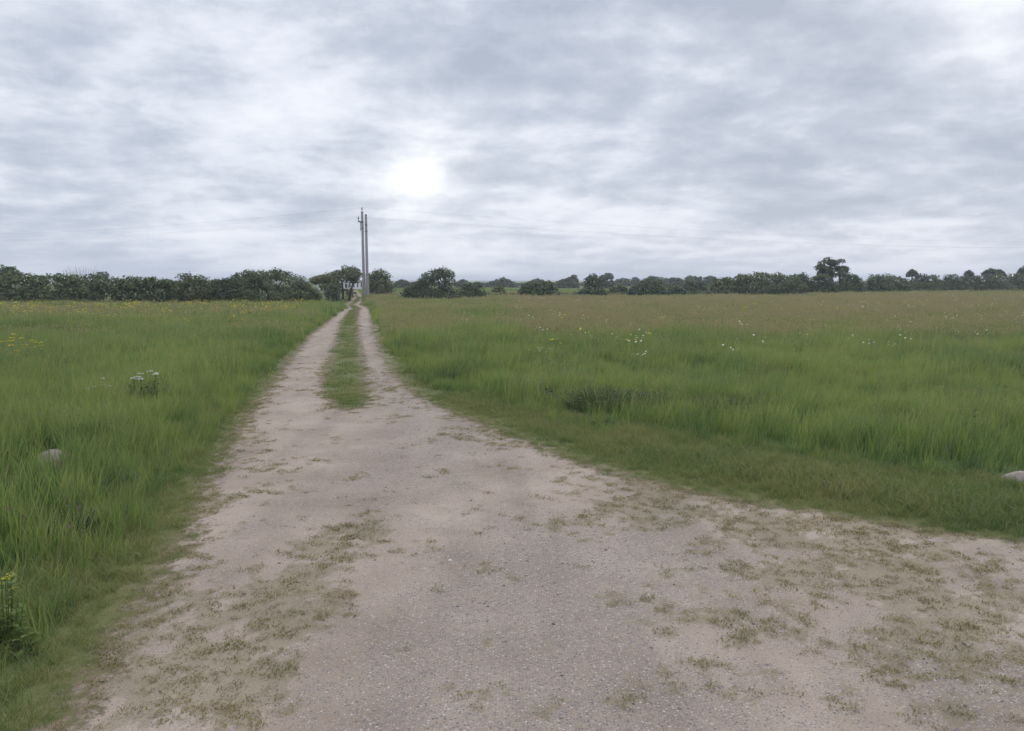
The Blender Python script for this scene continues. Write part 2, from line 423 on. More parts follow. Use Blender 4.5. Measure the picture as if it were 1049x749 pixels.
def proto(name, me, mat):
    o = bpy.data.objects.new(name, me); me.materials.append(mat); o['kind'] = 'stuff'; return o     # unlinked: only ever drawn as scattered tufts

def scatter(name, label, cat, pts, scl, protos, seed, tilt=.12, lean_rot=None):
    g = np.random.default_rng(seed); n = len(pts)
    me = bpy.data.meshes.new(name); me.vertices.add(n); me.vertices.foreach_set('co', np.asarray(pts, np.float32).ravel()); me.update()
    rot = np.stack([g.normal(0, tilt, n), g.normal(0, tilt, n), g.uniform(-math.pi, math.pi, n) if lean_rot is None else g.normal(0, lean_rot, n)], -1)
    a = me.attributes.new('rot', 'FLOAT_VECTOR', 'POINT'); a.data.foreach_set('vector', rot.astype(np.float32).ravel())
    fattr(me, 'scl', scl)
    a = me.attributes.new('pick', 'INT', 'POINT'); a.data.foreach_set('value', g.integers(0, len(protos), n).astype(np.int32))
    o = link(name, me); tag(o, label, cat, kind='stuff')
    ng = bpy.data.node_groups.new(name + "_scatter", 'GeometryNodeTree')
    ng.interface.new_socket('Geometry', in_out='INPUT', socket_type='NodeSocketGeometry')
    ng.interface.new_socket('Geometry', in_out='OUTPUT', socket_type='NodeSocketGeometry')
    N, L = ng.nodes, ng.links
    gi, go = N.new('NodeGroupInput'), N.new('NodeGroupOutput')
    iop = N.new('GeometryNodeInstanceOnPoints'); L.new(gi.outputs[0], iop.inputs['Points'])
    jn = N.new('GeometryNodeJoinGeometry')
    for pr in protos:
        oi = N.new('GeometryNodeObjectInfo'); oi.inputs['Object'].default_value = pr; oi.inputs['As Instance'].default_value = True
        L.new(oi.outputs['Geometry'], jn.inputs[0])
    L.new(jn.outputs[0], iop.inputs['Instance']); iop.inputs['Pick Instance'].default_value = True
    for nm, typ, sock in (('rot', 'FLOAT_VECTOR', 'Rotation'), ('scl', 'FLOAT', 'Scale'), ('pick', 'INT', 'Instance Index')):
        na = N.new('GeometryNodeInputNamedAttribute'); na.data_type = typ; na.inputs['Name'].default_value = nm
        L.new(na.outputs['Attribute'], iop.inputs[sock])
    L.new(iop.outputs[0], go.inputs[0])
    md = o.modifiers.new("scatter", 'NODES'); md.node_group = ng
    return o

def spread(y0, y1, dens, u=.80, pad=1.5, seed=0):
    g = np.random.default_rng(seed)
    half = u * y1 + pad; n = int(2 * half * (y1 - y0) * dens)
    x = g.uniform(-half, half, n); y = g.uniform(y0, y1, n)
    k = np.abs(x) < u * y + pad
    return x[k], y[k], g.random(k.sum())
HEDGE_Y = 53.0
STONES = [(56, 480, .25), (1049, 497, .32)]
def keep_field(x, y):
    k = tall_d(x, y) > 0
    k &= ~((x < xL(y)) & (y > HEDGE_Y + 1.5))
    for px, py, r in STONES:
        X, Y = ground_pt(px, py); k &= (((x - X) / r) ** 2 + ((y - Y + .28) / (r + .28)) ** 2 > 1)
    return k
LEAN = (.22, -.10)
def P3(x, y, dz=0.0): return np.stack([x, y, zf(x, y) + dz], -1)
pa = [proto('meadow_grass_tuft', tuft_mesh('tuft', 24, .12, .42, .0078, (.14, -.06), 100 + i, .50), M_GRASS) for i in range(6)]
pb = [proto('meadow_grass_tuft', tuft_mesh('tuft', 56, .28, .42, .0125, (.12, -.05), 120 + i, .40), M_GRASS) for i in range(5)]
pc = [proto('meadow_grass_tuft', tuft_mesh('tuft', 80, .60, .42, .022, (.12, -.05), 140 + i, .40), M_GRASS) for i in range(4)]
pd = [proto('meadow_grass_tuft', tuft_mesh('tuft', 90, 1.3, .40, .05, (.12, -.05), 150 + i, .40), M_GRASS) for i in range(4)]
def hgt(x, y, rnd):
    td = tall_d(x, y)
    s = .55 + .45 * sstep(td, 0, .9)
    s = s * (.45 + .70 * fbm(x, y, .35, 3, 61) + .50 * fbm(x, y, 1.3, 2, 63)) * (.75 + .5 * rnd)
    return s * np.where(x > 0, .88, 1.12)
NAMES = 0
for k, (y0, y1, dens, pr, lab) in enumerate(((1.6, 14, 52, pa, 'long green meadow grass leaning beside the near end of the gravel track'),
                                  (14, 32, 16, pb, 'green meadow grass standing either side of the narrowing track'),
                                  (32, 72, 4.5, pc, 'thinner far meadow grass short of the hedges'),
                                  (72, 135, 1.0, pd, 'farthest meadow grass by the feet of the hedges'))):
    x, y, r = spread(y0, y1, dens, seed=200 + k)
    m = keep_field(x, y) & (r > .55 * dry_mask(x, y)); x, y, r = x[m], y[m], r[m]
    g = np.random.default_rng(300 + k)
    scatter('meadow_grass', lab, 'grass', P3(x, y), hgt(x, y, g.random(len(x))), pr, 400 + k, .10, .9)
# brown seeding grass of the hay meadow
qb = [proto('seeding_grass_tuft', tuft_mesh('tuft', 26, .32, .50, .005, (.10, -.04), 160 + i, .25, .35, .9, .006), M_DRY) for i in range(3)]
qc = [proto('seeding_grass_tuft', tuft_mesh('tuft', 50, .70, .44, .016, (.10, -.04), 170 + i, .25, .35, .7, .016), M_DRY) for i in range(3)]
qd = [proto('seeding_grass_tuft', tuft_mesh('tuft', 60, 1.3, .42, .04, (.10, -.04), 180 + i, .25, .35, .6, .035), M_DRY) for i in range(3)]
for k, (y0, y1, dens, pr, lab) in enumerate(((7, 24, 3.5, qb, 'scattered seed heads standing above the near meadow grass'), (24, 60, 4.0, qc, 'brown seeding grass across the middle of the meadow'),
                                        (60, 112, 1.3, qd, 'brownish seeding grass at the far side of the meadow'))):
    x, y, r = spread(y0, y1, dens, seed=230 + k)
    dm = dry_mask(x, y)
    m = keep_field(x, y) & (tall_d(x, y) > .5) & (r < np.maximum(dm, .22)); x, y, r = x[m], y[m], r[m]
    g = np.random.default_rng(330 + k)
    scatter('seeding_grass', lab, 'grass', P3(x, y), .75 + .4 * g.random(len(x)), pr, 430 + k, .08, .9)
# trodden short turf: verges and middle strip
ta = [proto('short_turf_tuft', tuft_mesh('tuft', 40, .10, .095, .0050, (0, 0), 190 + i, 1.0, .65), M_TURF) for i in range(5)]
tb = [proto('short_turf_tuft', tuft_mesh('tuft', 60, .26, .085, .012, (0, 0), 196 + i, .9, .6), M_TURF) for i in range(4)]
for k, (y0, y1, dens, pr, lab) in enumerate(((1.6, 13, 260, ta, 'short trodden turf along the near edges of the gravel'), (13, 90, 16, tb, 'short turf on the middle strip and far verges of the track'))):
    x, y, r = spread(y0, y1, dens, u=.8 if k == 0 else .5, seed=250 + k)
    gd = gravel_d(x, y); td = tall_d(x, y)
    e = gd + (fbm(x, y, 5, 3, 71) - .5) * .5
    m = (e < .03) & (td < .6) & (r < np.clip(.45 - e * 2.6, .25, 1))
    for px, py, rr in STONES:
        X, Y = ground_pt(px, py); m &= ((x - X) ** 2 + (y - Y) ** 2 > rr * rr)
    x, y = x[m], y[m]; td = td[m]; gd = gd[m]
    g = np.random.default_rng(350 + k)
    s = (.45 + .9 * sstep(-gd, 0, .8)) * (.6 + .7 * fbm(x, y, 1.5, 3, 75)) * (.7 + .6 * g.random(len(x)))
    scatter('short_turf', lab, 'turf', P3(x, y), s, pr, 450 + k, .1)
# weeds lying on the gravel
wa = [proto('trodden_weed_tuft', tuft_mesh('tuft', 24, .055, .024, .0055, (0, 0), 210 + i, 2.0, .6), M_WEED) for i in range(5)]
x, y, r = spread(1.6, 20, 330, u=.78, seed=260)
wd = weed_density(x, y); gd = gravel_d(x, y)
m = (gd > -.1) & (r < wd * .75); x, y = x[m], y[m]
g = np.random.default_rng(360)
scatter('trodden_weeds', 'low brownish weeds lying in patches on the gravel', 'weeds', P3(x, y), .45 + .8 * g.random(len(x)) ** 1.5, wa, 460, .1)

# loose stones on the gravel
def pebble(seed, mat):
    bm = bmesh.new(); bmesh.ops.create_icosphere(bm, subdivisions=1, radius=1.0)
    g = np.random.default_rng(seed); s = g.uniform(.7, 1.2, 3)
    for v_ in bm.verts: v_.co = Vector((v_.co.x * s[0], v_.co.y * s[1], v_.co.z * .6)) * g.uniform(.82, 1.15)
    me = bpy.data.meshes.new('pebble'); bm.to_mesh(me); bm.free(); return proto('loose_gravel_stone', me, mat)
m_, t, p, out = material("loose_stone")
r_ = t.node('ShaderNodeObjectInfo').outputs['Random']
t.l.new(t.ramp(r_, [(0, (.08, .072, .075)), (.25, (.145, .125, .115)), (.55, (.22, .19, .17)), (.85, (.27, .24, .215)), (.97, (.31, .28, .255)), (1.0, (.42, .40, .37))]), p.inputs['Base Color'])
ps = [pebble(500 + i, m_) for i in range(6)]
x, y, r = spread(2.0, 18, 330, u=.72, pad=.6, seed=270)
gd = gravel_d(x, y); cm = coarse_mask(x, y); cl_ = fbm(x, y, 1.4, 4, 81)
m = (gd > .05) & (r < np.clip(.07 + cm * .38 + (cl_ - .5) * 1.3, .03, 1)); x, y = x[m], y[m]
g = np.random.default_rng(370); s = .004 + .009 * g.random(len(x)) ** 3.5 + (g.random(len(x)) > .997) * .012
scatter('loose_gravel', 'loose grey and white gravel stones strewn over the track', 'gravel', P3(x, y, -.0015), s, ps, 470, .3)

# ------------------------------------------------------------------ far flowers, too many to count
fw = [proto('meadow_flower', tuft_mesh('tuft', 4, .25, .46, .004, (.1, 0), 600 + i, .25, .3, 1.0, .030, True), M_WHT) for i in range(3)]
fy = [proto('meadow_flower', tuft_mesh('tuft', 5, .30, .46, .004, (.1, 0), 610 + i, .25, .3, 1.0, .028, True), M_YEL) for i in range(3)]
x, y, r = spread(16, 85, .55, seed=280); n = fbm(x, y, .25, 3, 91)
m = keep_field(x, y) & (x > xR(y) + 3) & (n > .46) & (r < .55); x, y = x[m], y[m]
scatter('white_flowers', 'white flower heads dotted over the hay meadow right of the track', 'flowers', P3(x, y), .8 + .4 * np.random.default_rng(1).random(len(x)), fw, 480)
x, y, r = spread(18, 80, .5, seed=281); n = fbm(x, y, .22, 3, 95)
m = keep_field(x, y) & (x > xR(y) + 3) & (n > .55) & (r < .30); x, y = x[m], y[m]
scatter('yellow_flowers', 'yellow flower heads dotted over the hay meadow right of the track', 'flowers', P3(x, y), .8 + .4 * np.random.default_rng(2).random(len(x)), fy, 481)
x, y, r = spread(24, 54, 2.6, seed=282); n = fbm(x, y, .3, 3, 97)
m = keep_field(x, y) & (x < xL(y) - 2) & (n > .40) & (r < .6 * sstep(y, 25, 40)); x, y = x[m], y[m]
scatter('yellow_flowers', 'band of yellow flowers in front of the left hedge', 'flowers', P3(x, y), .9 + .5 * np.random.default_rng(3).random(len(x)), fy, 482)

# ------------------------------------------------------------------ shrubs and trees
def leaf_material(name, stops, rough=.6):
    m, t, p, out = material(name)
    P = t.node('ShaderNodeNewGeometry').outputs['Position']
    k = t.math('ADD', t.math('MULTIPLY', t.noise(P, .9, 3, .6), .6), t.math('MULTIPLY', t.attr('var'), .4))
    c = t.ramp(k, stops)
    t.l.new(c, p.inputs['Base Color']); p.inputs['Roughness'].default_value = rough; p.inputs['Specular IOR Level'].default_value = .12
    tr = t.node('ShaderNodeBsdfTranslucent'); t.l.new(c, tr.inputs[0])
    mx = t.node('ShaderNodeMixShader'); mx.inputs[0].default_value = .2
    t.l.new(p.outputs[0], mx.inputs[1]); t.l.new(tr.outputs[0], mx.inputs[2]); t.l.new(mx.outputs[0], out.inputs[0])
    return m
M_HAW = leaf_material("hawthorn_leaf", [(.28, (.066, .092, .052)), (.50, (.104, .134, .067)), (.72, (.145, .170, .076))])
M_OLV = leaf_material("olive_leaf", [(.28, (.088, .106, .055)), (.50, (.126, .144, .070)), (.72, (.162, .172, .084))])
M_DRK = leaf_material("dark_leaf", [(.28, (.060, .082, .056)), (.50, (.090, .118, .068)), (.72, (.128, .154, .080))])
m_, t, p, out = material("bark"); BARK = m_
P = t.node('ShaderNodeNewGeometry').outputs['Position']
t.l.new(t.ramp(t.noise(P, 9, 5, .7), [(.3, (.05, .042, .034)), (.7, (.13, .11, .09))]), p.inputs['Base Color'])
m_, t, p, out = material("bare_twig"); TWIG = m_
t.l.new(t.ramp(t.noise(t.node('ShaderNodeNewGeometry').outputs['Position'], 3, 2), [(.3, (.20, .175, .175)), (.7, (.28, .25, .25))]), p.inputs['Base Color'])

# ------------------------------------------------------------------ plants one can pick out
def leafy(n, hgt_, rad, leaf, seed, up=.5, per=14):
    """one plant: leaves on thin stems, wider low down"""
    g = np.random.default_rng(seed); V, Fc, Hh, Va = [], [], [], []
    stems = []
    for s in range(max(4, n // per)):
        az = g.uniform(0, 6.283); r = rad * math.sqrt(g.random()); stems.append((r * math.cos(az), r * math.sin(az), hgt_ * g.uniform(.6, 1.0) * (1 - .35 * (r / rad) ** 2)))
    for i in range(n):
        sx_, sy_, sh = stems[g.integers(len(stems))]; q = g.uniform(.1, 1.0)
        c = np.array([sx_ * (.5 + .5 * q), sy_ * (.5 + .5 * q), max(.02, sh * q)]); az = g.uniform(0, 6.283); L = leaf * g.uniform(.6, 1.2) * (1.25 - .6 * q)
        d = np.array([math.cos(az), math.sin(az), up * g.uniform(-.4, 1.0)]); d /= np.linalg.norm(d); w = np.array([-math.sin(az), math.cos(az), g.uniform(-.3, .3)]) * L * .28
        o = len(V); V += [tuple(c), tuple(c + d * L * .45 + w), tuple(c + d * L), tuple(c + d * L * .45 - w)]
        Fc.append((o, o + 1, o + 2, o + 3)); Hh += [q] * 4; va = g.random(); Va += [va] * 4
    for sx_, sy_, sh in stems:
        v_, f_ = tube([(sx_ * .5, sy_ * .5, -.03), (sx_ * .8, sy_ * .8, sh * .55), (sx_, sy_, sh)], [.004, .003, .0018], 4, False)
        o = len(V); V += [tuple(q) for q in v_]; Fc += [tuple(i + o for i in q) for q in f_]; Hh += [.3] * len(v_); Va += [.5] * len(v_)
    return V, Fc, Hh, Va, stems
def umbels(stems, rad, n, seed, ball=.012, dome=.3):
    g = np.random.default_rng(seed); V, Fc = [], []
    for sx_, sy_, sh in stems:
        for i in range(n):
            a = g.uniform(0, 6.283); r = rad * math.sqrt(g.random()); c = Vector((sx_ + r * math.cos(a), sy_ + r * math.sin(a), sh + dome * (rad - r) + g.uniform(0, .01)))
            o = len(V); s = ball * g.uniform(.7, 1.2)
            V += [c + Vector(q) * s for q in ((1, 0, 0), (0, 1, 0), (-1, 0, 0), (0, -1, 0), (0, 0, .8), (0, 0, -.6))]
            Fc += [(o + a_, o + b_, o + c_) for a_, b_, c_ in ((0, 1, 4), (1, 2, 4), (2, 3, 4), (3, 0, 4), (1, 0, 5), (2, 1, 5), (3, 2, 5), (0, 3, 5))]
    return V, Fc
M_NET = leaf_material("nettle_leaf", [(.3, (.050, .076, .036)), (.5, (.076, .104, .044)), (.7, (.105, .125, .062))])
M_LIME = leaf_material("lime_leaf", [(.3, (.080, .125, .034)), (.5, (.115, .165, .046)), (.7, (.160, .205, .066))])
M_YG = leaf_material("rape_flower", [(.3, (.42, .42, .06)), (.7, (.58, .52, .08))])
M_BLUE = leaf_material("bluish_leaf", [(.3, (.050, .085, .050)), (.5, (.075, .120, .070)), (.7, (.10, .15, .09))])
M_PETW = leaf_material("umbel_white", [(.3, (.55, .56, .50)), (.7, (.74, .74, .70))])
M_PETY = leaf_material("petal_yellow", [(.3, (.60, .48, .03)), (.7, (.75, .62, .06))])
M_STALK = leaf_material("dead_stalk", [(.3, (.17, .12, .10)), (.7, (.28, .21, .17))])

def n3(x, y, z, s, seed):       # cheap 3-D noise from three planes
    return (fbm(x + z * .7, y - z * .4, s, 3, seed) + fbm(y + 3.1, z * 1.9 + x * .3, s, 3, seed + 5) + fbm(z * 1.9 - 7.3, x - y * .3, s, 3, seed + 9)) / 3

def crown_mesh(name, prof, lowp, base, Y, thick, n, size, seed, gaps, top_thin, cover=7.0):
    """leaves spread through a solid crown: prof gives the height over its width, lowp the underside"""
    g = np.random.default_rng(seed)
    x0, x1 = prof[0][0], prof[-1][0]; cx_, hw = (x0 + x1) / 2, (x1 - x0) / 2
    px = np.array([q[0] for q in prof]); pz = np.array([q[1] for q in prof]); lz = np.array([q[1] for q in lowp]); lx = np.array([q[0] for q in lowp])
    H_ = pz.max() - lz.min(); cr = float(np.clip(.15 * H_, .22, .60)); area = np.trapezoid(np.maximum(pz - np.interp(px, lx, lz), .1), px) if hasattr(np, 'trapezoid') else np.trapz(np.maximum(pz - np.interp(px, lx, lz), .1), px)
    nc = int(max(14, cover * area / (cr * cr * 2.0)))
    m = nc * 12
    u = g.uniform(-1, 1, m); x = cx_ + u * hw
    top = np.interp(x, px, pz); low = np.interp(x, lx, lz)
    rel = np.clip((top - low) / max(H_, .1), .05, 1)
    T = thick * np.sqrt(np.clip(1 - np.abs(u) ** 2.6, 0.02, 1)) * (.45 + .55 * rel)      # rounded in plan
    v_ = g.uniform(-1, 1, m); w = g.random(m)
    arch = np.sqrt(np.clip(1 - np.abs(v_) ** 2.4, 0, 1))                                  # and falling off to front and back
    zt = np.maximum(low + (top - low) * arch - cr * .55, low + .05)
    z = low + (zt - low) * w ** .7; y = v_ * np.maximum(T - cr * .6, T * .5)
    x = cx_ + (x - cx_) * max(.5, 1 - cr * .6 / hw)
    out_ = np.maximum(w, np.abs(v_))
    keep = g.random(m) < (.22 + .78 * sstep(out_, .5, .9))
    nn = n3(x, y, z * 1.25, .8, seed); keep &= nn > .36 + gaps * .14
    idx = np.flatnonzero(keep)[:nc]; x, y, z, tp = x[idx], y[idx], z[idx], top[idx]
    r = cr * g.uniform(.55, 1.25, len(idx)); tone = g.random(len(idx))
    per = np.maximum(10, (n / max(len(idx), 1) * (r / cr) ** 2)).astype(int)
    ci = np.repeat(np.arange(len(idx)), per); k = len(ci)
    d = g.normal(size=(k, 3)); d[:, 2] = d[:, 2] * .9 + .35; d /= np.linalg.norm(d, axis=1)[:, None]
    rr = r[ci] * g.uniform(.62, 1.08, k); wild = g.random(k) < .07; rr = np.where(wild, rr * g.uniform(1.0, 1.45, k), rr)
    cpt = np.stack([x[ci] + d[:, 0] * rr * 1.15, y[ci] + d[:, 1] * rr * 1.15, z[ci] + d[:, 2] * rr * .72], -1)
    cpt[:, 2] = np.maximum(cpt[:, 2], base + .03)
    nrm = d + g.normal(size=(k, 3)) * .5; nrm[:, 2] += .25; nrm /= np.linalg.norm(nrm, axis=1)[:, None]
    a = g.normal(size=(k, 3)); a -= nrm * (a * nrm).sum(1)[:, None]; a /= np.linalg.norm(a, axis=1)[:, None]; b = np.cross(nrm, a)
    s = (size * g.uniform(.5, 1.25, k))[:, None]
    q = np.stack([cpt - a * s, cpt + b * s * .6 + a * s * .1, cpt + a * s, cpt - b * s * .6 - a * s * .1], 1).reshape(-1, 3)
    me = mesh(name, q, np.arange(k * 4).reshape(-1, 4)); fattr(me, 'var', np.repeat(np.clip(tone[ci] * .75 + g.random(k) * .25, 0, 1), 4)); return me

def shrub(name, label, cat, out_px, Y, mat=None, thick=None, leafs=None, size=None, low=None, gaps=0.0, stems=4, lean=0.0, group=None, thin=.5, trunk_x=None, trunk_r=None, cover=7.0):
    mat = mat or M_HAW; Y = Y * .80
    P = [at(a, b, Y) for a, b in out_px]
    xs = [q.x for q in P]; zb = float(zf(np.mean(xs), Y))
    cxm = (xs[0] + xs[-1]) / 2 if trunk_x is None else at(trunk_x, 300, Y).x
    root = thing(name, label, cat, (cxm, Y, zb), group)
    wid = xs[-1] - xs[0]; hgt_ = max(q.z for q in P) - zb
    thick = thick or max(.9, min(wid * .42, hgt_ * 1.1))
    prof = [(q.x - cxm, max(q.z - zb, .15)) for q in P]
    lowp = [(q.x - cxm, q.z - zb) for q in (at(a, b, Y) for a, b in low)] if low else [(prof[0][0], .05), (prof[-1][0], .05)]
    size = size * .8 if size else .0019 * Y * .74
    area = sum((prof[i + 1][0] - prof[i][0]) * (prof[i + 1][1] + prof[i][1]) / 2 for i in range(len(prof) - 1))
    leafs = int((leafs or 0) * 2.2) or int(min(52000, max(700, area * 9.0 / (size * size))))
    sd_ = abs(hash_(label)) % 9999
    me = crown_mesh('crown', prof, lowp, 0, 0, thick, leafs, size, sd_, gaps, thin, cover=cover)
    c_ = link('crown', me, mat, root)
    g = random.Random(sd_); tr = trunk_r or .035 * hgt_
    for i in range(stems):
        parts = []
        f = (i + .5) / stems - .5
        bx = f * wid * (.12 if stems < 4 else .55); tx = f * wid * .8
        zt = np.interp(tx, [q[0] for q in prof], [q[1] for q in prof]) * .8
        pts = [(bx, g.uniform(-.2, .2), -.15)]
        for s in (.3, .6, .85, 1.0): pts.append((bx + (tx - bx) * s ** 1.4 + g.uniform(-.08, .08) * hgt_, g.uniform(-.3, .3) * thick * s, zt * s))
        parts.append(tube(pts, [tr * q for q in (1.25, .95, .7, .45, .2)], 7))
        for _ in range(3):
            j = g.choice((1, 2, 3)); p0 = Vector(pts[j]); d = Vector((g.uniform(-1, 1), g.uniform(-.8, .8), g.uniform(.2, .9))).normalized() * hgt_ * .28
            if p0.z + d.z < zt * 1.1: parts.append(tube([p0, p0 + d * .5 + Vector((0, 0, .05)), p0 + d], [tr * .4, tr * .25, tr * .1], 5))
        V, Fc = merge(parts)
        link('trunk', mesh('trunk', V, Fc, True), BARK, root)
    return root
def hash_(s):
    h = 7
    for ch in s: h = (h * 131 + ord(ch)) % 1000003
    return h

G_L, G_R, G_F = 'hedgerow shrubs along the left field', 'shrubs lining the far side of the right meadow', 'far trees beyond the right meadow'
# left field edge
shrub('hedge', 'long even green hedge behind the yellow flowers at the left edge of the photo', 'hedge',
      [(-260, 292), (-200, 280), (-90, 279), (0, 278), (15, 277), (35, 279), (50, 278.5), (75, 279.5), (100, 280), (112, 280.5), (126, 283), (150, 282.5), (165, 284), (180, 285), (190, 292)], 67, M_HAW, 1.6, 15000, .15, stems=14)
shrub('hawthorn_bush', 'low domed hawthorn bush at the end of the long left hedge', 'bush', [(172, 297), (180, 285), (189, 279.5), (198, 278.5), (206, 280), (214, 284), (222, 296)], 67.5, M_OLV, group=G_L)
shrub('hawthorn_bush', 'lowest dark bush dipping between the dome shaped bush and the broad hawthorn', 'bush', [(208, 298), (215, 286), (226, 284.5), (236, 284), (246, 290)], 68, M_DRK, group=G_L)
shrub('hawthorn_bush', 'broad wind shaped hawthorn sloping down at its right, left of the track', 'bush', [(232, 297), (237, 283), (243, 278), (252, 275.5), (262, 276.5), (272, 274.5), (282, 273), (292, 275), (302, 277.5), (312, 284), (321, 289.5), (328, 301)], 69, M_HAW, group=G_L)
shrub('ash_sapling', 'thin leafy sapling rising above the left end of the hedge', 'tree', [(-6, 280), (-2, 274), (4, 271), (10, 273), (15, 272), (20, 279)], 71, M_HAW, leafs=700, low=[(-6, 283), (20, 283)], gaps=.35, stems=3)
shrub('ash_sapling', 'tiny leafy top poking out of the middle of the hedge', 'tree', [(98, 283), (100, 278.5), (103, 277), (106, 279), (109, 283)], 70.5, M_DRK, leafs=260, low=[(98, 285), (109, 285)], gaps=.2, stems=2)
# by the track
shrub('hawthorn_tree', 'wind swept tree leaning over the track, left of the two poles', 'tree', [(319, 294), (321, 286), (327, 282), (335, 278.5), (343, 276.5), (350, 275), (355, 271.8), (362, 273), (368, 275.5), (370.5, 281), (370, 285)], 92, M_OLV,
      low=[(319, 288), (326, 289), (332, 290), (335, 300), (345, 304), (356, 303), (359, 293), (363, 285), (370.5, 282.5)], stems=4, trunk_x=347, thick=3.2)
shrub('elder_bush', 'dark low bush under the wind swept tree by the track', 'bush', [(334, 303), (335, 294), (339, 289.5), (343, 290.5), (347, 296), (348, 303)], 86, M_DRK, stems=3)
shrub('hawthorn_tree', 'rounded brownish green tree just right of the two poles', 'tree', [(375, 288), (378, 276), (384, 272.5), (390, 273.5), (395, 276), (399, 282), (402, 290), (403, 298)], 108, M_OLV, stems=4)
# middle shrubs
shrub('hawthorn_bush', 'largest dark rounded bush standing alone right of the track', 'bush', [(409, 304), (412, 300), (417, 294.5), (422, 289), (428, 283), (433, 279.5), (440, 275.5), (446, 274), (452, 273.3), (459, 274), (464, 276), (467, 281), (466.5, 288), (468, 296), (469, 302)], 81, M_DRK, group=G_R, stems=5)
shrub('hawthorn_bush', 'smaller bush hugging the right side of the largest dark bush', 'bush', [(465, 304), (470, 295), (477, 289), (485, 287), (493, 289), (498, 297), (500, 303)], 85, M_DRK, group=G_R)
shrub('round_shrub', 'small ball shaped pale green shrub in the gap between bushes', 'bush', [(503, 301), (504, 296), (507, 292.5), (511, 291.5), (515, 293), (517.5, 297), (518, 301)], 105, M_OLV, stems=2)
shrub('hawthorn_bush', 'twin humped bush left of the taller pointed bush in mid field', 'bush', [(530, 302), (533, 294), (538, 288), (546, 286), (552, 288.5), (557, 288), (563, 286), (569, 291), (573, 301)], 92, M_HAW, group=G_R)
shrub('hawthorn_bush', 'upright dark bush with stepped left shoulder, below a round far tree', 'bush', [(590, 303), (593, 297), (599, 292), (600, 284), (606, 279.5), (612, 280), (616, 282.5), (619, 289), (622, 296), (624, 303)], 93, M_DRK, group=G_R)
shrub('hawthorn_bush', 'wide low bush with a long tail to its right, mid field', 'bush', [(642, 302), (645, 295), (651, 291), (657, 286), (667, 284), (676, 286), (683, 290), (692, 290.5), (700, 294), (707, 301)], 96, M_DRK, group=G_R)
shrub('hawthorn_bush', 'light green bush left of the longest clump in the right meadow', 'bush', [(724, 299), (727, 290), (733, 286), (741, 283.5), (749, 283), (756, 287), (758, 298)], 110, M_OLV, group=G_R)
shrub('hawthorn_bush', 'longest flat topped clump of bushes left of the tall tree', 'bush', [(748, 300), (750, 283), (756, 280), (768, 280.3), (780, 278), (790, 279.5), (798, 279), (806, 281.5), (815, 281), (821, 285), (825, 294), (826, 300)], 101, M_HAW, group=G_R, stems=7)
shrub('hawthorn_tree', 'small domed tree peeping over the right end of the long clump', 'tree', [(808, 286), (812, 280), (817, 277.3), (823, 278), (828, 282), (831, 290)], 132, M_DRK, stems=2)
shrub('hawthorn_bush', 'dark bush at the foot of the tall tree on its left', 'bush', [(823, 300), (826, 288), (833, 281), (841, 279), (848, 281), (854, 288), (858, 299)], 111, M_DRK, group=G_R)
shrub('tall_tree', 'tallest tree on the skyline with open branches and an uneven crown', 'tree', [(837, 277), (838.5, 270), (841, 263), (847, 259.3), (853, 260.5), (857, 264), (862, 264.5), (867, 268), (869, 273), (868, 278)], 119, M_DRK,
      low=[(837, 280), (843, 284), (850, 281), (858, 285), (864, 281), (868, 279.5)], gaps=.55, stems=4, leafs=2000, thick=1.7, cover=1.9)
shrub('hawthorn_bush', 'bush at the foot of the tall tree on its right', 'bush', [(857, 299), (861, 283), (867, 278.5), (874, 279), (880, 282.5), (884, 289), (886, 299)], 124, M_HAW, group=G_R)
shrub('hawthorn_bush', 'domed bright bush standing clear, first right of the tall tree group', 'bush', [(883, 298), (887, 286), (895, 281.5), (904, 279), (914, 280), (923, 282), (929, 287), (932, 297)], 128, M_HAW, group=G_R)
shrub('hawthorn_bush', 'greyer bush set back between the domed bush and the long right hedge', 'bush', [(926, 296), (931, 286), (939, 281.5), (948, 280), (956, 280.3), (962, 285), (966, 294)], 152, M_DRK, group=G_R)
shrub('pine_tree', 'little dark pine top above the greyer set back bush', 'tree', [(929, 281), (931, 277.5), (934, 275.8), (938, 276.5), (940, 280)], 160, M_DRK, leafs=300, low=[(929, 283), (940, 283)], gaps=.2, stems=2)
shrub('hedge', 'long dense hedge running off the right edge of the photo', 'hedge', [(961, 297), (964, 285), (969, 280.5), (975, 280), (981, 282.5), (990, 281.5), (1003, 281), (1020, 280), (1036, 280), (1050, 279), (1090, 278.5), (1150, 279), (1200, 290)], 141, M_HAW, 2.2, 15000, .16, stems=10)
shrub('hawthorn_tree', 'flat topped tree spreading above the long right hedge', 'tree', [(1006, 281), (1009, 277), (1015, 275), (1021, 275.5), (1027, 277.5), (1030, 281)], 150, M_DRK, leafs=800, low=[(1006, 282), (1030, 282)], gaps=.2, stems=3)
shrub('hawthorn_tree', 'small round tree top above the left part of the right hedge', 'tree', [(988, 283), (990, 278), (993, 276.3), (996, 279), (998, 283)], 149, M_DRK, leafs=300, low=[(988, 285), (998, 285)], stems=2)
shrub('hawthorn_tree', 'dark tree cut by the right edge of the photo above the hedge', 'tree', [(1042, 281), (1046, 275), (1053, 271), (1063, 271), (1071, 277), (1074, 282)], 152, M_DRK, low=[(1042, 284), (1074, 284)], stems=3, gaps=.15)
shrub('hedge', 'low scrubby hedge strip joining the bushes in mid field', 'hedge', [(462, 305), (470, 300.5), (500, 300), (530, 300.5), (560, 299.5), (600, 299), (640, 299), (680, 297.5), (715, 297), (745, 296.5), (752, 302)], 99, M_DRK, 1.0, 9000, .1, stems=8)
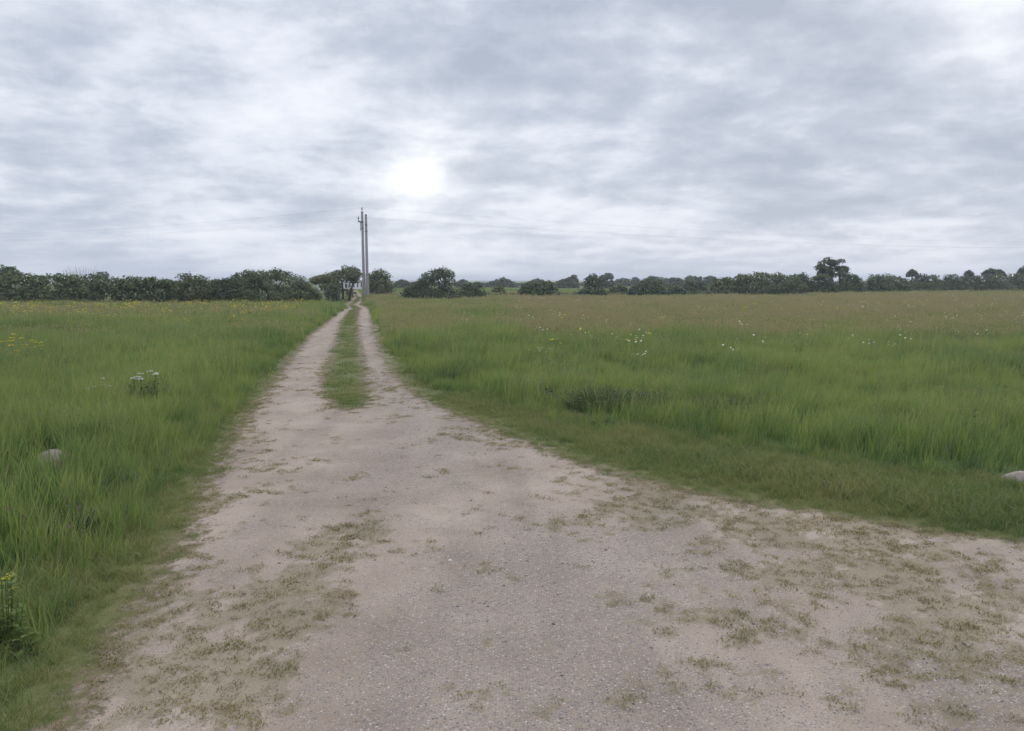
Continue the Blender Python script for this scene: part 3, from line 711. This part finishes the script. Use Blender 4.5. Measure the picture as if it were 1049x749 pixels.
shrub('hedge', 'low green hedge strip under the bushes right of the tall tree', 'hedge', [(815, 299), (826, 293), (860, 292), (885, 291), (930, 289.5), (965, 288.5), (972, 296)], 134, M_HAW, 1.1, 7000, .1, stems=8)
shrub('hawthorn_tree', 'middling dark tree standing behind the gap left of the light green bush', 'tree', [(698, 300), (700, 290), (706, 286.5), (713, 288), (720, 287.5), (725, 293), (726, 300)], 118, M_DRK, stems=3)
shrub('hawthorn_bush', 'low round bush between the upright bush and the wide low one', 'bush', [(622, 302), (625, 294), (631, 290.5), (638, 291), (644, 296), (646, 302)], 103, M_HAW, stems=3, group=G_R)
# far trees
far = [([(400, 296), (404, 290), (409, 286), (415, 286.5), (420, 290), (423, 296)], 215, 'pale far tree seen between the pole side tree and the largest bush'),
       ([(496, 292), (502, 288), (508, 286.3), (515, 284), (521, 285.5), (528, 290), (531, 293)], 250, 'far tree humped behind the ball shaped shrub'),
       ([(466, 293), (470, 287), (475, 286), (480, 288), (484, 293)], 240, 'far tree half hidden behind the bush beside the largest one'),
       ([(566, 293), (570, 288), (577, 285.5), (584, 284), (590, 287), (593, 293)], 230, 'far tree left of the upright stepped bush'),
       ([(583, 287), (585, 282), (587.5, 280.5), (590, 283), (592, 287)], 236, 'slim far tree top sticking up left of the upright stepped bush'),
       ([(612, 292), (615, 282), (619, 278.5), (625, 279), (628, 283), (629, 291)], 220, 'round far tree rising behind the upright stepped bush'),
       ([(628, 292), (632, 286), (638, 284.5), (646, 285), (650, 283.5), (655, 284.5), (657, 292)], 285, 'far tree just right of the round far tree'),
       ([(655, 292), (659, 285.5), (668, 282), (676, 283.5), (684, 284.5), (690, 292)], 290, 'far tree behind the wide low bush with the tail'),
       ([(683, 291), (686, 284.5), (692, 284), (698, 285), (702, 291)], 275, 'far tree above the tail of the wide low bush'),
       ([(699, 291), (702, 283.5), (707, 281.5), (713, 283), (718, 283), (722, 291)], 270, 'far tree in the gap left of the light green bush'),
       ([(718, 291), (721, 283.5), (727, 282), (733, 283), (737, 288), (738, 291)], 268, 'far tree touching the light green bush from behind'),
       ([(538, 293), (543, 287.5), (550, 285), (557, 286.5), (563, 292)], 245, 'far tree behind the twin humped bush')]
for pr, Y, lab in far:
    base = at(0, 0, Y)
    shrub('far_tree', lab, 'tree', pr, Y, M_DRK, leafs=1300, size=.34, group=G_F, stems=2)
shrub('hedge', 'low far hedge line under the distant trees', 'hedge', [(395, 292), (420, 289.5), (470, 290), (540, 290.2), (600, 290), (660, 289.5), (740, 289.8), (830, 289), (930, 288.5), (1100, 288)], 320, M_DRK, 3.0, 9000, .40, stems=6)

# bare twiggy crown behind the left hedge
root = thing('bare_bush', 'grey leafless bush showing over the left hedge', 'bush', (at(85, 290, 58).x, 58, float(zf(-32, 58))))
parts = []; g = random.Random(4)
ztop = at(85, 273.0, 58).z
for i in range(70):
    a = g.uniform(-1, 1); b = g.uniform(-1, 1); L = ztop * g.uniform(.82, 1.0) * (1 - .12 * a * a)
    parts.append(tube([(a * .4, b * .3, 0), (a * .9 + g.uniform(-.1, .1), b * .6, L * .5), (a * 1.25 + g.uniform(-.12, .12), b * .9, L)], [.022, .014, .005], 4, False))
for V, Fc in parts: link('branch', mesh('branch', V, Fc), TWIG, root)
# broad leaved weeds mixed through the grass, too many to count
def weed_proto(seed, n, h, rad, leaf, mat):
    V, Fc, Hh, Va, _ = leafy(n, h, rad, leaf, seed); me = mesh('weed', V, Fc); fattr(me, 'var', Va); fattr(me, 'h', Hh); return proto('meadow_weed', me, mat)
wp = [weed_proto(700 + i, 70, (.34, .42, .30, .46, .38)[i], .13, (.055, .07, .05, .06, .08)[i], (M_NET, M_BLUE, M_LIME, M_NET, M_BLUE)[i]) for i in range(5)]
x, y, r = spread(2.5, 34, 1.6, seed=290); n = fbm(x, y, .4, 3, 99)
m = keep_field(x, y) & (tall_d(x, y) > .15) & (r < 2.4 * (n - .40)); x, y = x[m], y[m]
scatter('meadow_weeds', 'broad leaved weeds growing here and there through the meadow grass', 'weeds', P3(x, y), .6 + .5 * np.random.default_rng(8).random(len(x)), wp, 490, .15)
st_ = [proto('dry_stem', tuft_mesh('tuft', 5, .22, .58, .004, (.16, -.05), 720 + i, .35, .35, 1.0, .007), M_STALK) for i in range(4)]
x, y, r = spread(2.5, 40, 1.5, seed=291); m = keep_field(x, y) & (tall_d(x, y) > .2) & (fbm(x, y, .3, 3, 101) > .46); x, y = x[m], y[m]
scatter('dry_stems', 'thin straw coloured stems standing above the green grass', 'grass', P3(x, y), .6 + .5 * np.random.default_rng(9).random(len(x)), st_, 491, .12, .9)

# ------------------------------------------------------------------ low pale building where the track ends
m_, t, p, out = material("limewash")
t.l.new(t.ramp(t.noise(t.node('ShaderNodeNewGeometry').outputs['Position'], 1.5, 5, .65), [(.3, (.70, .69, .70)), (.7, (.80, .79, .80))]), p.inputs['Base Color']); LIMEW = m_
m_, t, p, out = material("grey_fibre_roof"); p.inputs['Base Color'].default_value = (.42, .42, .45, 1); ROOF = m_
m_, t, p, out = material("dark_window"); p.inputs['Base Color'].default_value = (.09, .095, .11, 1); p.inputs['Roughness'].default_value = .15; WIN = m_
m_, t, p, out = material("window_frame_grey"); p.inputs['Base Color'].default_value = (.30, .30, .31, 1); WFR = m_
def box(cx, cy, cz, sx, sy, sz):
    V = [(cx + a * sx / 2, cy + b * sy / 2, cz + c * sz / 2) for a in (-1, 1) for b in (-1, 1) for c in (-1, 1)]
    return V, [(0, 1, 3, 2), (4, 6, 7, 5), (0, 4, 5, 1), (2, 3, 7, 6), (0, 2, 6, 4), (1, 5, 7, 3)]
bx0, bx1, BY = at(325, 290, 160).x, at(372.5, 290, 160).x, 160.0
zw = at(350, 287.6, BY).z; zr = at(350, 285.2, BY + 2).z; bl = bx1 - bx0
root = thing('farm_building', 'low pale building with narrow dark windows glimpsed where the track ends', 'building', ((bx0 + bx1) / 2, BY, 0))
link('wall', mesh('wall', *box(0, 2.2, zw / 2 - .1, bl, 4.4, zw + .2)), LIMEW, root)
V = [(sx_ * (bl / 2 + .15), y_, z_) for sx_ in (-1, 1) for y_, z_ in ((-.25, zw + .003), (2.2, zr), (4.65, zw + .003), (2.2, zr + .12), (-.25, zw + .10), (4.65, zw + .10))]
Fr = [(0, 6, 7, 1), (1, 7, 8, 2), (4, 3, 9, 10), (3, 5, 11, 9), (0, 4, 10, 6), (2, 8, 11, 5), (0, 1, 3, 4), (1, 2, 5, 3), (6, 10, 9, 7), (7, 9, 11, 8)]
link('roof', mesh('roof', V, Fr), ROOF, root)
for k in range(12):
    xw = -bl / 2 + .45 + k * (bl - .9) / 11
    w = link('window', mesh('window', *box(xw, -.012, zw * .55, .20, .03, zw * .55)), WIN, root)
    fr = merge([box(xw - .125, -.02, zw * .55, .05, .05, zw * .62), box(xw + .125, -.02, zw * .55, .05, .05, zw * .62), box(xw, -.02, zw * .845, .19, .05, .05), box(xw, -.02, zw * .255, .19, .06, .05)])
    link('frame', mesh('frame', *fr), WFR, w)

# ------------------------------------------------------------------ the poles and their wires
m_, t, p, out = material("weathered_pole"); POLE = m_
P = t.node('ShaderNodeNewGeometry').outputs['Position']
mp = t.vmath('MULTIPLY', P, (14, 14, .8))
t.l.new(t.ramp(t.noise(mp, 1.0, 5, .65), [(.3, (.27, .25, .255)), (.6, (.38, .355, .36)), (.8, (.46, .435, .44))]), p.inputs['Base Color'])
m_, t, p, out = material("dull_steel"); STEEL = m_
p.inputs['Base Color'].default_value = (.16, .16, .17, 1); p.inputs['Metallic'].default_value = .4; p.inputs['Roughness'].default_value = .6
m_, t, p, out = material("brown_porcelain"); PORC = m_
p.inputs['Base Color'].default_value = (.10, .06, .05, 1); p.inputs['Roughness'].default_value = .3
m_, t, p, out = material("wire_metal"); WIRE = m_
p.inputs['Base Color'].default_value = (.22, .22, .23, 1); p.inputs['Roughness'].default_value = .6
def box(cx, cy, cz, sx, sy, sz):
    V = [(cx + a * sx / 2, cy + b * sy / 2, cz + c * sz / 2) for a in (-1, 1) for b in (-1, 1) for c in (-1, 1)]
    return V, [(0, 1, 3, 2), (4, 6, 7, 5), (0, 4, 5, 1), (2, 3, 7, 6), (0, 2, 6, 4), (1, 5, 7, 3)]
INS = ((0, .42), (-1.0, -.42), (1.0, -.55))             # along-arm offset, height above the arm's level
def pole(label, loc, top, arms=True, lean=(0, 0), rz=0):
    root = thing('utility_pole', label, 'utility pole', loc, 'poles of the overhead line', rz)
    hh = top - loc[2]
    pts = [(lean[0] * s, lean[1] * s, -1.0 + (hh + 1.0) * s) for s in (0, .25, .5, .75, 1)]
    V, Fc = tube(pts, [.155, .148, .138, .125, .11], 16); link('shaft', mesh('shaft', V, Fc, False), POLE, root)
    capv, capf = tube([(lean[0], lean[1], hh + .003), (lean[0], lean[1], hh + .05), (lean[0], lean[1], hh + .10)], [.135, .12, .02], 12); link('cap', mesh('cap', capv, capf), STEEL, root)
    for z_ in (hh - 1.55, hh - .95, 2.4):
        q_ = z_ / hh; link('band', mesh('band', *tube([(lean[0] * q_, lean[1] * q_, z_), (lean[0] * q_, lean[1] * q_, z_ + .06)], [.155, .155], 14)), STEEL, root)
    if arms:
        za = hh - .92
        V, Fc = merge([box(lean[0] - .17, lean[1], za, .09, 2.3, .11), box(lean[0] - .17, lean[1], za - .45, .05, .05, .8)])
        link('crossarm', mesh('crossarm', V, Fc), STEEL, root)
        for yo, dz_ in ((0, .1), (-1.0, 0), (1.0, 0)):
            z0 = hh + .10 if yo == 0 else za + .06
            pts = [(lean[0] - (.0 if yo == 0 else .17), lean[1] + yo, z0 + q) for q in (0, .10, .12, .18, .20, .26, .30, .36)]
            V, Fc = tube(pts, [.018, .018, .06, .065, .04, .07, .045, .03], 10); link('insulator', mesh('insulator', V, Fc, False), PORC, root)
    return root
PY = 77.0
A = at(373.2, 306, PY); zt = at(371, 217.5, PY).z; xt = at(370.9, 217.5, PY).x
pole('left pole of the pair beside the track, taller and carrying the crossarm', (A.x, PY, float(zf(A.x, PY))), zt, True, (xt - A.x, 0))
B = at(376.6, 306, PY - .4); zt2 = at(374.6, 220.5, PY - .4).z; xt2 = at(374.8, 220.5, PY - .4).x
pole('right pole of the pair beside the track, plain and slightly shorter', (B.x, PY - .4, float(zf(B.x, PY))), zt2, False, (xt2 - B.x, 0))
# far supports of the line, just beyond the picture at both sides
LP, RP = at(-70, 300, 128), at(1150, 300, 150)
for q, lab in ((LP, 'next pole of the line beyond the left edge of the photo'), (RP, 'next pole of the line beyond the right edge of the photo')):
    pole(lab, (q.x, q.y, float(zf(q.x, q.y))), 8.7, True)
def wire(label, a, b, sag):
    pts = []
    for i in range(41):
        s = i / 40; q = a.lerp(b, s); q.z -= 4 * sag * s * (1 - s); pts.append(q)
    mid = pts[20].copy()
    V, Fc = tube([q - mid for q in pts], [.0045] * 41, 5)
    o = link('overhead_wire', mesh('wire', V, Fc), WIRE); o.location = mid; tag(o, label, 'wire', 'wires of the overhead line')
for yo, hz_, nm in ((0, .44, 'top'), (-1.0, -.50, 'nearer lower'), (1.0, -.50, 'farther lower')):
    xo = 0 if yo == 0 else -.17
    a = Vector((xt + xo, PY + yo, zt + hz_))
    wire(nm + ' wire of the three running left from the pole pair', a, Vector((LP.x + xo, LP.y + yo, 8.7 + hz_)), .75)
    wire(nm + ' wire of the three running right from the pole pair', a, Vector((RP.x + xo, RP.y + yo, 8.7 + hz_)), 1.2)

# ------------------------------------------------------------------ stones
m_, t, p, out = material("field_stone"); STONE = m_
P = t.node('ShaderNodeNewGeometry').outputs['Position']
c = t.ramp(t.noise(P, 9, 6, .7), [(.3, (.14, .108, .09)), (.5, (.195, .158, .138)), (.7, (.25, .212, .188))])
lich = t.step(t.noise(P, 22, 4, .6), .60, .68)
c = t.mix(t.math('MULTIPLY', lich, .6), c, (.28, .26, .22)); t.l.new(c, p.inputs['Base Color'])
b = t.node('ShaderNodeBump'); b.inputs['Strength'].default_value = .5; b.inputs['Distance'].default_value = .02
t.l.new(t.noise(P, 40, 6, .7), b.inputs['Height']); t.l.new(b.outputs[0], p.inputs['Normal'])
m_, t, p, out = material("pale_stone"); PALE = m_
P = t.node('ShaderNodeNewGeometry').outputs['Position']
t.l.new(t.ramp(t.noise(P, 8, 6, .7), [(.3, (.13, .105, .09)), (.5, (.205, .172, .152)), (.7, (.29, .255, .23))]), p.inputs['Base Color'])
def boulder(name, label, px, py, sx, sy, sz, mat, seed, facet=0.0, sink=.3, lift=0.0):
    X, Y = ground_pt(px, py); bm = bmesh.new(); bmesh.ops.create_icosphere(bm, subdivisions=4, radius=1.0)
    for v_ in bm.verts:
        n = v_.co.normalized()
        k = 1 + (.16 if facet else .07) * (fbm(np.array(n.x * 1.5 + n.z), np.array(n.y * 1.5 - n.z), 1.0, 3, seed) - .5) + .05 * (fbm(np.array(n.x * 6 + n.z * 3), np.array(n.y * 6), 1.0, 3, seed + 3) - .5)
        if facet:
            for d in ((.3, -.6, .7), (-.7, -.3, .6), (.6, .3, .75), (-.2, .8, .5), (0, -.95, .25)):
                d = Vector(d).normalized(); q = n.dot(d)
                if q > .8: k = min(k, .8 / q)
        k = float(k); v_.co = Vector((n.x * sx * k, n.y * sy * k, (n.z * k - sink) * sz))
    me = bpy.data.meshes.new(name); bm.to_mesh(me); bm.free()
    me.polygons.foreach_set('use_smooth', np.ones(len(me.polygons), bool))
    o = link(name, me, mat); o.location = (X, Y, float(zf(X, Y)) + lift); o.rotation_euler.z = seed * .7; tag(o, label, 'stone')
boulder('boulder', 'rounded grey brown boulder half sunk in the tall grass left of the track', 56, 482, .215, .18, .135, STONE, 3, 0, -.05, .03)
boulder('boulder', 'pale broken stone on the short grass at the right edge of the photo', 1049, 498, .22, .16, .095, PALE, 0, 1, .08, .0)

def plant(name, label, px, py, n, hgt_, rad, leaf, mat, seed, fl=None, group=None, dead=0):
    X, Y = ground_pt(px, py)
    root = thing(name, label, 'plant', (X, Y, float(zf(X, Y))), group)
    V, Fc, Hh, Va, st = leafy(n, hgt_, rad, leaf, seed, .5, 7 if 'nettle' in name else 14)
    me = mesh('foliage', V, Fc); fattr(me, 'var', Va); link('foliage', me, mat, root)
    if fl:
        fm, fr, fn, fb = fl
        for k, q in enumerate(sorted(st, key=lambda q: -q[2])[:8]): V, Fc = umbels([q], fr, fn, seed + 1 + k, fb); link('flower_head', mesh('flower_head', V, Fc), fm, root)
    if dead:
        g = random.Random(seed); parts = []
        for _ in range(dead):
            a, b = g.uniform(-rad, rad), g.uniform(-rad, rad) * .5; parts.append(tube([(a, b, 0), (a + g.uniform(-.06, .06), b, hgt_ * g.uniform(.6, 1.05))], [.005, .003], 4))
        for V, Fc in parts: link('dead_stalk', mesh('dead_stalk', V, Fc), M_STALK, root)
    return root
N = 'dark weed clumps in the right meadow'
plant('nettle_clump', 'dark nettle clump in the grass to the right, farthest up the track', 482, 356, 1500, .50, .9, .07, M_NET, 1, group=N)
plant('nettle_clump', 'broad dark nettle clump behind the verge where the track widens', 618, 422, 3000, .38, .75, .050, M_NET, 2, group=N, dead=10)
plant('nettle_clump', 'narrow dark nettle clump just right of the broad nettle clump', 668, 424, 1500, .33, .40, .046, M_NET, 3, group=N, dead=6)
plant('nettle_clump', 'dark weed clump with pale dead stalks, rightmost of the weed clumps', 745, 432, 2400, .36, .60, .046, M_NET, 4, group=N, dead=42)
plant('nettle_clump', 'small dark weed tuft low at the edge of the verge grass', 622, 441, 320, .16, .22, .06, M_NET, 5, group=N)
plant('cow_parsley', 'dark leafed plant with white flat flower heads in the left grass', 150, 424, 520, .62, .34, .09, M_NET, 6, (M_PETW, .045, 16, .010), 'white flowered plants')
plant('cow_parsley', 'small white flowered plant left of the dark leafed one', 103, 422, 90, .52, .16, .07, M_BLUE, 7, (M_PETW, .035, 10, .009), 'white flowered plants')
plant('cow_parsley', 'white flowered plant in the right meadow grass above the verge', 550, 374, 160, .46, .30, .06, M_LIME, 9, (M_PETW, .03, 5, .010), 'white flowered plants')
plant('mustard_plant', 'yellow green flowering plant in the bottom left corner', 6, 668, 260, .44, .10, .055, M_LIME, 10, (M_YG, .020, 6, .006))
plant('dock_plant', 'small bright green leafy weed below the yellow green plant', 27, 672, 22, .14, .04, .065, M_LIME, 11)
plant('thistle_plant', 'bluish feathery weed patch low in the left grass', 75, 552, 900, .26, .26, .035, M_BLUE, 12)
for i, (px, py, lab) in enumerate(((3, 366, 'yellow flower clump cut by the left edge of the photo'), (17, 369, 'tallest yellow flower clump near the left edge'), (19, 378, 'nearest low yellow flower clump near the left edge'),
                                (31, 370, 'middle yellow flower clump of the left field'), (43, 372, 'single yellow flower clump standing right of the others'), (83, 383, 'lone small yellow flower farthest right in the left field'))):
    n = 60 if i < 5 else 20
    plant('yellow_flower_clump', lab, px, py, n, .62 - .04 * i, .16 if i < 5 else .07, .07, M_LIME, 20 + i, (M_PETY, .05, 9, .022), 'yellow flower clumps in the left field')

# ------------------------------------------------------------------ the damp air over the fields
hv, hf = box(0, 1490, 6.0, 16400, 11400, 14.2)
hz_o = link('haze', mesh('haze', hv, hf)); tag(hz_o, 'pale damp air over the fields', 'haze', kind='stuff')
m_ = bpy.data.materials.new("haze_air"); m_.use_nodes = True; t = NT(m_.node_tree); t.n.clear()
pv = t.node('ShaderNodeVolumePrincipled'); pv.inputs['Color'].default_value = (.86, .91, 1.0, 1); pv.inputs['Density'].default_value = HAZE
o_ = t.node('ShaderNodeOutputMaterial'); t.l.new(pv.outputs[0], o_.inputs['Volume'])
hz_o.data.materials.append(m_)
